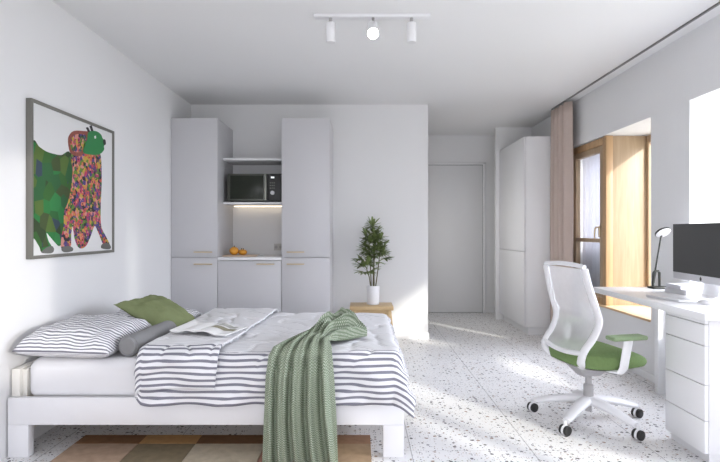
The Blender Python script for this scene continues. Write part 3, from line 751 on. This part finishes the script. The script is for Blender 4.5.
# ------------------------------------------------------------ bedside stool and plant
st = thing('bedside_stool', 'light oak stool behind the foot of the bed, carrying the plant', 'stool', (0.115, 5.40, 0))
sx0, sx1, sy0, sy1, sz = -0.105, 0.345, 5.24, 5.56, 0.425
MB().box(sx0, sx1, sy0, sy1, sz-0.04, sz, 0.006).build('top', M['stool'], st)
for y0 in (sy0+0.03, sy1-0.045): MB().box(sx0+0.04, sx1-0.04, y0, y0+0.015, sz-0.085, sz-0.0405).build('apron', M['stool'], st)
for i in (0, 1):
    for j in (0, 1):
        tx = sx0+0.045 if i == 0 else sx1-0.045; ty = sy0+0.04 if j == 0 else sy1-0.04
        bx = tx+(-0.035 if i == 0 else 0.045); by = ty+(-0.015 if j == 0 else 0.015); h = 0.017
        MB().hexa([(bx-h,by-h,0),(bx+h,by-h,0),(bx+h,by+h,0),(bx-h,by+h,0),(tx-h*1.3,ty-h,sz-0.041),(tx+h*1.3,ty-h,sz-0.041),(tx+h*1.3,ty+h,sz-0.041),(tx-h*1.3,ty+h,sz-0.041)], 0.003).build('leg', M['stool'], st)
for i in (0, 1):
    x = sx0+0.025 if i == 0 else sx1-0.015
    MB().cyl((x, sy0+0.03, 0.17), (x, sy1-0.03, 0.17), 0.010, n=12).build('stretcher', M['stool'], st)

pl = thing('potted_palm', 'small fan-leaved palm in a white cylinder pot on the stool', 'plant', (0.138, 5.40, sz))
pc = (0.138, 5.40, sz+0.001)
MB().lathe([(0.0,0.0),(0.058,0.0),(0.064,0.006),(0.066,0.10),(0.067,0.195),(0.064,0.2),(0.059,0.197),(0.058,0.17)], pc, 36).build('pot', M['ceramic'], pl)
MB().lathe([(0.0,0.178),(0.03,0.18),(0.0578,0.174)], pc, 24).build('soil', M['soil'], pl)
rp = random.Random(11)
fol = MB()
def leaflet(base, d, L, wd, droop, up):
    d = d.normalized(); sd = d.cross(up)
    if sd.length < 1e-3: sd = Vector((1,0,0))
    sd.normalize(); bm = fol.bm; prev = None; n = 5
    for i in range(n+1):
        t = i/n; p = base+d*L*t+Vector((0,0,-droop*L*t*t)); ww = wd*(0.35+1.3*math.sin(PI*min(1, t*0.9+0.08)))*(1 if i < n else 0.15)
        a = bm.verts.new(p-sd*ww); c = bm.verts.new(p+Vector((0,0,-ww*0.35))); e = bm.verts.new(p+sd*ww)
        if prev: bm.faces.new((prev[0], a, c, prev[1])); bm.faces.new((prev[1], c, e, prev[2]))
        prev = (a, c, e)
def fan(base, d, L):
    d = d.normalized(); side = d.cross(Vector((0,0,1)))
    if side.length < 0.05: side = Vector((rp.uniform(-1,1), rp.uniform(-1,1), 0))
    side.normalize(); n = rp.randint(10, 12)
    for k in range(n):
        a = math.radians(lerp(-105, 105, k/(n-1)))+rp.uniform(-.08,.08)
        dd = d*math.cos(a)+side*math.sin(a)+Vector((0,0,0.12))
        leaflet(base, dd, L*rp.uniform(0.75, 1.05)*(1-0.2*abs(a)/1.8), 0.0085, rp.uniform(0.15, 0.5), Vector((0,0,1)))
soilz = sz+0.178
stems = [((0.012,-0.01), (0.005,0.02), 0.58, 11), ((-0.018,0.01), (-0.045,0.0), 0.46, 9), ((0.026,0.012), (0.075,-0.02), 0.42, 9), ((-0.024,-0.018), (-0.075,-0.03), 0.22, 8), ((0.0,0.022), (0.03,0.03), 0.50, 9)]
for (b, t, hgt, nf) in stems:
    p0 = Vector((pc[0]+b[0], pc[1]+b[1], soilz)); p1 = Vector((pc[0]+t[0], pc[1]+t[1], soilz+hgt))
    mid = p0.lerp(p1, 0.5)+Vector((rp.uniform(-.012,.012), rp.uniform(-.012,.012), 0))
    MB().tube([p0, p0.lerp(mid, .5), mid, mid.lerp(p1, .5), p1], [0.006, 0.0055, 0.005, 0.0045, 0.003], n=8).build('stem', M['stem'], pl)
    a0 = rp.uniform(0, 6)
    for k in range(nf):
        tt = lerp(0.62, 1.0, k/(nf-1)); q = p0.lerp(p1, tt)
        a = a0+k*2.4; el = lerp(0.15, 1.2, k/(nf-1))
        dd = Vector((math.cos(a)*math.cos(el), math.sin(a)*math.cos(el)*0.8, math.sin(el)))
        pe = q+dd*rp.uniform(0.05, 0.10)
        fol.tube([q, q.lerp(pe, .5)+Vector((0,0,.008)), pe], 0.0016, n=5)
        fan(pe, dd, rp.uniform(0.125, 0.165))
fol.build('foliage', M['leaf'], pl, angle=60)

# ------------------------------------------------------------ desk
dk = thing('desk', 'long white desk top running along the window wall', 'desk', (2.04, 3.23, 0))
DZT = 0.779
MB().box(1.75, XR-0.003, 2.60, 3.86, DZT-0.038, DZT, 0.003).build('desktop', M['lacquer_w'], dk)
MB().box(2.19, 2.29, 3.76, 3.81, 0, DZT-0.0385, 0.003).build('leg', M['lacquer_w'], dk)
pd = thing('drawer_pedestal', 'white four-drawer pedestal under the near end of the desk', 'drawers', (2.0, 2.81, 0))
px0, py0, py1 = 1.772, 2.632, 2.972
MB().box(px0+0.022, XR-0.02, py0, py1, 0.05, DZT-0.039, 0.002).build('carcass', M['lacquer_w'], pd)
MB().box(px0+0.03, XR-0.03, py0+0.01, py1-0.01, 0, 0.05).build('plinth', M['lacquer'], pd)
for a, b in ((0.052, 0.218), (0.222, 0.402), (0.406, 0.605), (0.609, 0.716), (0.720, DZT-0.040)):
    MB().box(px0, px0+0.02, py0+0.001, py1-0.001, a, b, 0.0015).build('drawer' if b < 0.73 else 'top_strip', M['lacquer_w'], pd)

# monitor
mo = thing('computer', 'large silver all-in-one computer with a dark screen on the desk', 'computer', (2.131, 3.19, DZT), math.radians(-5))
def bx(n, m, *a, parent=mo, **k): return MB().box(*a, **k).build(n, m, parent, local=True)
hw = 0.33
zs0, zs1 = 0.098, 0.470   # chin bottom to top above the desk
case = bx('case', M['alu'], -0.008, 0.012, -hw, hw, zs0, zs1, bev=0.004)
bx('screen', M['screen'], -0.0095, -0.0078, -hw+0.002, hw-0.002, zs0+0.046, zs1-0.002)
lg = MB(); lr = 0.0125
lg.prism([Vector((-0.0092, lr*0.82*math.cos(2*PI*k/20)*(1-0.0), zs0+0.023+lr*math.sin(2*PI*k/20)*(1.0 if math.sin(2*PI*k/20) < 0 else 0.88))) for k in range(20)], (0.0012, 0, 0))
lg.prism([(-0.0092, -0.001, zs0+0.0325), (-0.0092, 0.004, zs0+0.0345), (-0.0092, 0.0035, zs0+0.039), (-0.0092, -0.001, zs0+0.037)], (0.0012, 0, 0))
lg.build('logo', M['black'], case, local=True)
sn = MB()
sn.tube([(0.055, 0, 0.25), (0.062, 0, 0.15), (0.058, 0, 0.07), (0.045, 0, 0.018), (0.02, 0, 0.006)], [0.01, 0.01, 0.01, 0.01, 0.008], n=12, flat=(9.0, 0.5), up=(1,0,0))
sn.box(-0.06, 0.085, -0.10, 0.10, 0.0005, 0.008, 0.003)
sn.box(0.012, 0.06, -0.04, 0.04, 0.2, 0.28, 0.004)
sn.build('stand', M['alu_l'], mo, local=True)
# desk lamp
la = thing('desk_lamp', 'black task lamp with a tilted disc head at the desk end', 'lamp', (2.17, 3.74, DZT))
lb = MB().box(2.125, 2.275, 3.70, 3.79, DZT+0.0005, DZT+0.016, 0.005).build('base', M['darkmetal'], la)
lp = MB().tube([(2.142, 3.745, DZT+0.012), (2.146, 3.745, DZT+0.115), (2.158, 3.745, DZT+0.128), (2.182, 3.745, DZT+0.128), (2.190, 3.745, DZT+0.115), (2.190, 3.745, DZT+0.012)], 0.0085, n=10, up=(0,1,0))
lp.build('bracket', M['darkmetal'], la)
e0, e1 = Vector((2.133, 3.725, DZT+0.045)), Vector((2.185, 3.72, DZT+0.375))
MB().cyl(e0, e1, 0.0055, n=10).cyl(e0, e0.lerp(e1, 0.24), 0.0095, n=12).build('arm', M['darkmetal'], la)
hc = e1+Vector((0.015, 0, 0.038)); tiltm = Matrix.Translation(hc) @ Matrix.Rotation(math.radians(-8), 4, 'Y') @ Matrix.Rotation(math.radians(-38), 4, 'X')
hd = MB().lathe([(0.0,0.016),(0.040,0.013),(0.054,0.004),(0.056,-0.005),(0.052,-0.008)], (0,0,0), 32); hd.bm.transform(tiltm)
hd = hd.build('lamp_head', M['darkmetal'], la)
df = MB().lathe([(0.0,-0.022),(0.03,-0.019),(0.048,-0.012),(0.052,-0.007)], (0,0,0), 32); df.bm.transform(tiltm)
df.build('diffuser', M['white_plastic'], hd)
MB().cyl(e1, hc+Vector((-0.002,0,-0.012)), 0.006, n=10).build('joint', M['darkmetal'], la)

# laptop, books, mouse
lt = thing('laptop', 'closed slim silver laptop lying flat at the front of the desk', 'laptop', (1.945, 3.16, DZT), math.radians(10))
MB().box(-0.095, 0.095, -0.135, 0.135, 0.0015, 0.0085, 0.003).build('base', M['alu_l'], lt, local=True)
MB().box(-0.095, 0.095, -0.135, 0.135, 0.0095, 0.0155, 0.003).build('lid', M['alu_l'], lt, local=True)
def book(label, x, y, z, rz, wx, wy, h, cov, group='books on the desk'):
    t = thing('book', label, 'book', (x, y, z), math.radians(rz), group)
    MB().box(-wx/2+0.004, wx/2-0.003, -wy/2+0.004, wy/2-0.004, 0.003, h-0.003).build('pages', M['paper'], t, local=True)
    MB().box(-wx/2, wx/2, -wy/2, wy/2, 0.0005, 0.003, 0.0008).box(-wx/2, wx/2, -wy/2, wy/2, h-0.003, h, 0.0008).box(-wx/2, -wx/2+0.003, -wy/2, wy/2, 0.003, h-0.003).build('cover', cov, t, local=True)
bkA = mat('book_grey', (0.60, 0.60, 0.62), 0.5); bkB = mat('book_white', (0.66, 0.66, 0.70), 0.5)
book('thick pale grey book under another on the desk', 2.20, 3.44, DZT, 4, 0.17, 0.21, 0.034, bkA)
book('white book on top of the grey book by the lamp', 2.185, 3.455, DZT+0.0345, -5, 0.14, 0.19, 0.026, bkB)
ms = thing('mouse', 'white computer mouse in front of the computer', 'mouse', (1.985, 2.94, DZT))
def mouse_fn(u, v):
    a = 2*PI*u; b = v*PI/2
    return Vector((1.985+0.032*math.cos(a)*math.cos(b), 2.94+0.056*math.sin(a)*math.cos(b), DZT+0.001+0.026*math.sin(b)**0.8))
MB().grid(mouse_fn, 32, 10).build('shell', M['white_plastic'], ms)
# ------------------------------------------------------------ office chair
ch = thing('office_chair', 'white mesh-backed swivel chair with green seat pulled up to desk', 'chair', (1.45, 3.25, 0), math.radians(13))
def cb(n, m, mb, parent=ch): return mb.build(n, m, parent, local=True)
for k in range(5):
    a = math.radians(8.4+72*k-13); ca, sa = math.cos(a), math.sin(a)
    P = lambda r, z: (ca*r, sa*r, z)
    lg = cb('leg', M['white_plastic'], MB().tube([P(0.02,0.130), P(0.10,0.128), P(0.20,0.110), P(0.29,0.085), P(0.325,0.078)], [0.040,0.037,0.031,0.025,0.021], n=14, flat=[(1.15,.72)]*5))
    cc_ = Vector(P(0.34, 0.029)); sw = Vector((-sa, ca, 0)); 
    ax_ = Quaternion((0,0,1), 0.5+k*0.35) @ sw
    ax_ = Vector((0.25, -1, 0)).normalized()
    wl = MB()
    for s_ in (-1, 1): wl.cyl(cc_+ax_*(0.006*s_), cc_+ax_*(0.026*s_), 0.0285, n=28, bev=0.004)
    w_ = cb('castor', M['black'], wl)
    rim = MB().cyl(cc_-ax_*0.0058, cc_+ax_*0.0058, 0.031, n=28).cyl(cc_+Vector((0,0,0.028)), cc_+Vector((0,0,0.055)), 0.010, n=12)
    cb('castor_rim', M['white_plastic'], rim, w_)
cb('hub', M['white_plastic'], MB().lathe([(0,0.100),(0.035,0.102),(0.045,0.12),(0.042,0.145),(0.030,0.152),(0,0.152)], (0,0,0), 28))
cb('gas_column', M['grey_plastic'], MB().lathe([(0,0.06),(0.020,0.06),(0.020,0.102)], (0,0,0), 20).lathe([(0.030,0.15),(0.030,0.225),(0.026,0.23),(0.020,0.232),(0.020,0.30),(0,0.30)], (0,0,0), 24))
mech = MB().hexa([(-0.06,-0.04,0.285),(0.06,-0.04,0.285),(0.06,0.04,0.285),(-0.06,0.04,0.285),(-0.13,-0.085,0.366),(0.14,-0.085,0.366),(0.14,0.085,0.366),(-0.13,0.085,0.366)], 0.012)
mech.cyl((0.02,-0.05,0.335),(0.03,-0.21,0.345),0.007,n=10)
cb('mechanism', M['grey_plastic'], mech)
# seat cushion (super-ellipse outline, domed, falling at its front)
def seat_fn(top):
    def fn(u, v):
        a = 2*PI*u; e = 0.62
        cx = math.copysign(abs(math.cos(a))**e, math.cos(a)); cy = math.copysign(abs(math.sin(a))**e, math.sin(a))
        r = v; x = 0.055+cx*0.245*r; y = cy*0.245*r*(1-0.05*max(0, cx))
        fall = -0.034*sstep(0.12, 0.31, x)+0.012*sstep(-0.05, -0.2, x)
        if top: z = 0.474+fall-0.020*r**8-0.006*(1-abs(cy*r))
        else: z = 0.378+fall*0.3+0.010*sstep(0.0, 0.3, x)+0.004*r**8
        return Vector((x, y, z))
    return fn
sm = MB().grid(seat_fn(True), 72, 14).grid(seat_fn(False), 72, 14)
def rimfn(u, v):
    a = seat_fn(True)(u, 1.0); b = seat_fn(False)(u, 1.0); p = a.lerp(b, v); c = Vector((0.055,0,p.z)); k = 1+0.035*math.sin(PI*v)
    return c+(p-c)*k
sm.grid(rimfn, 72, 6)
bmesh.ops.remove_doubles(sm.bm, verts=sm.bm.verts, dist=2e-4); bmesh.ops.recalc_face_normals(sm.bm, faces=sm.bm.faces)
cb('seat', M['seat'], sm).data
def shell_fn(u, v):
    p = seat_fn(False)(u, v*0.96); return p+Vector((0,0,-0.006-0.003*(1-v)))
shm = MB().grid(shell_fn, 72, 10)
cb('seat_shell', M['white_plastic'], shm)
# backrest
prof = [(-0.175, 0.975), (-0.162, 0.92), (-0.138, 0.83), (-0.110, 0.74), (-0.088, 0.675), (-0.094, 0.62), (-0.125, 0.555), (-0.165, 0.505), (-0.186, 0.47)]
def cat(pts, n):
    out = []
    q = [pts[0]]+list(pts)+[pts[-1]]
    for i in range(1, len(q)-2):
        p0, p1, p2, p3 = (Vector(q[i+k-1]) for k in range(4))
        for s in range(n):
            t = s/n; out.append(0.5*((2*p1)+(-p0+p2)*t+(2*p0-5*p1+4*p2-p3)*t*t+(-p0+3*p1-3*p2+p3)*t**3))
    out.append(Vector(pts[-1])); return out
cp_ = cat(prof, 5)
hwid = lambda z: 0.195+0.018*math.sin(PI*sstep(0.47, 0.985, z))
bf = MB()
for s_ in (-1, 1):
    path = [(p.x, s_*hwid(p.y), p.y) for p in cp_] + [(-0.190, s_*0.188, 0.44), (-0.175, s_*0.165, 0.405), (-0.14, s_*0.12, 0.378), (-0.09, s_*0.05, 0.366)]
    bf.tube(path, 0.0225, n=14, flat=(0.72, 1.25), up=(0, 1, 0))
bf.tube([(-0.175, y_, 0.985+0.012*(1-(y_/0.195)**2)) for y_ in [-.195+.39*i/12 for i in range(13)]], 0.014, n=12, up=(0,0,1))
bf.tube([(-0.186-0.012*(1-(y_/0.195)**2), y_, 0.478-0.02*(1-(y_/.195)**2)) for y_ in [-.195+.39*i/12 for i in range(13)]], 0.015, n=12, up=(0,0,1))
bkf = cb('backrest', M['white_plastic'], bf)
def mesh_fn(u, v):
    k = v*(len(cp_)-1); i = min(int(k), len(cp_)-2); p = cp_[i].lerp(cp_[i+1], k-i); y_ = (2*u-1)*(hwid(p.y)-0.004)
    return Vector((p.x+0.012*((2*u-1)**2)-0.012, y_, p.y))
cb('back_mesh', M['mesh'], MB().grid(mesh_fn, 16, 40), bkf)
for s_ in (-1, 1):
    arm = MB().tube([(0.00, s_*0.12, 0.366), (0.01, s_*0.20, 0.364), (0.018, s_*0.262, 0.372), (0.024, s_*0.280, 0.40), (0.036, s_*0.284, 0.48), (0.052, s_*0.286, 0.565)], [0.022,0.024,0.026,0.027,0.027,0.028], n=14, flat=(0.5, 1.1), up=(1, 0, 0))
    am = cb('armrest', M['white_plastic'], arm)
    cb('arm_pad', M['pad'], MB().box(-0.075 if s_ < 0 else 0.0, 0.155, s_*0.285-0.042, s_*0.285+0.042, 0.566, 0.592, 0.011, 3), am)
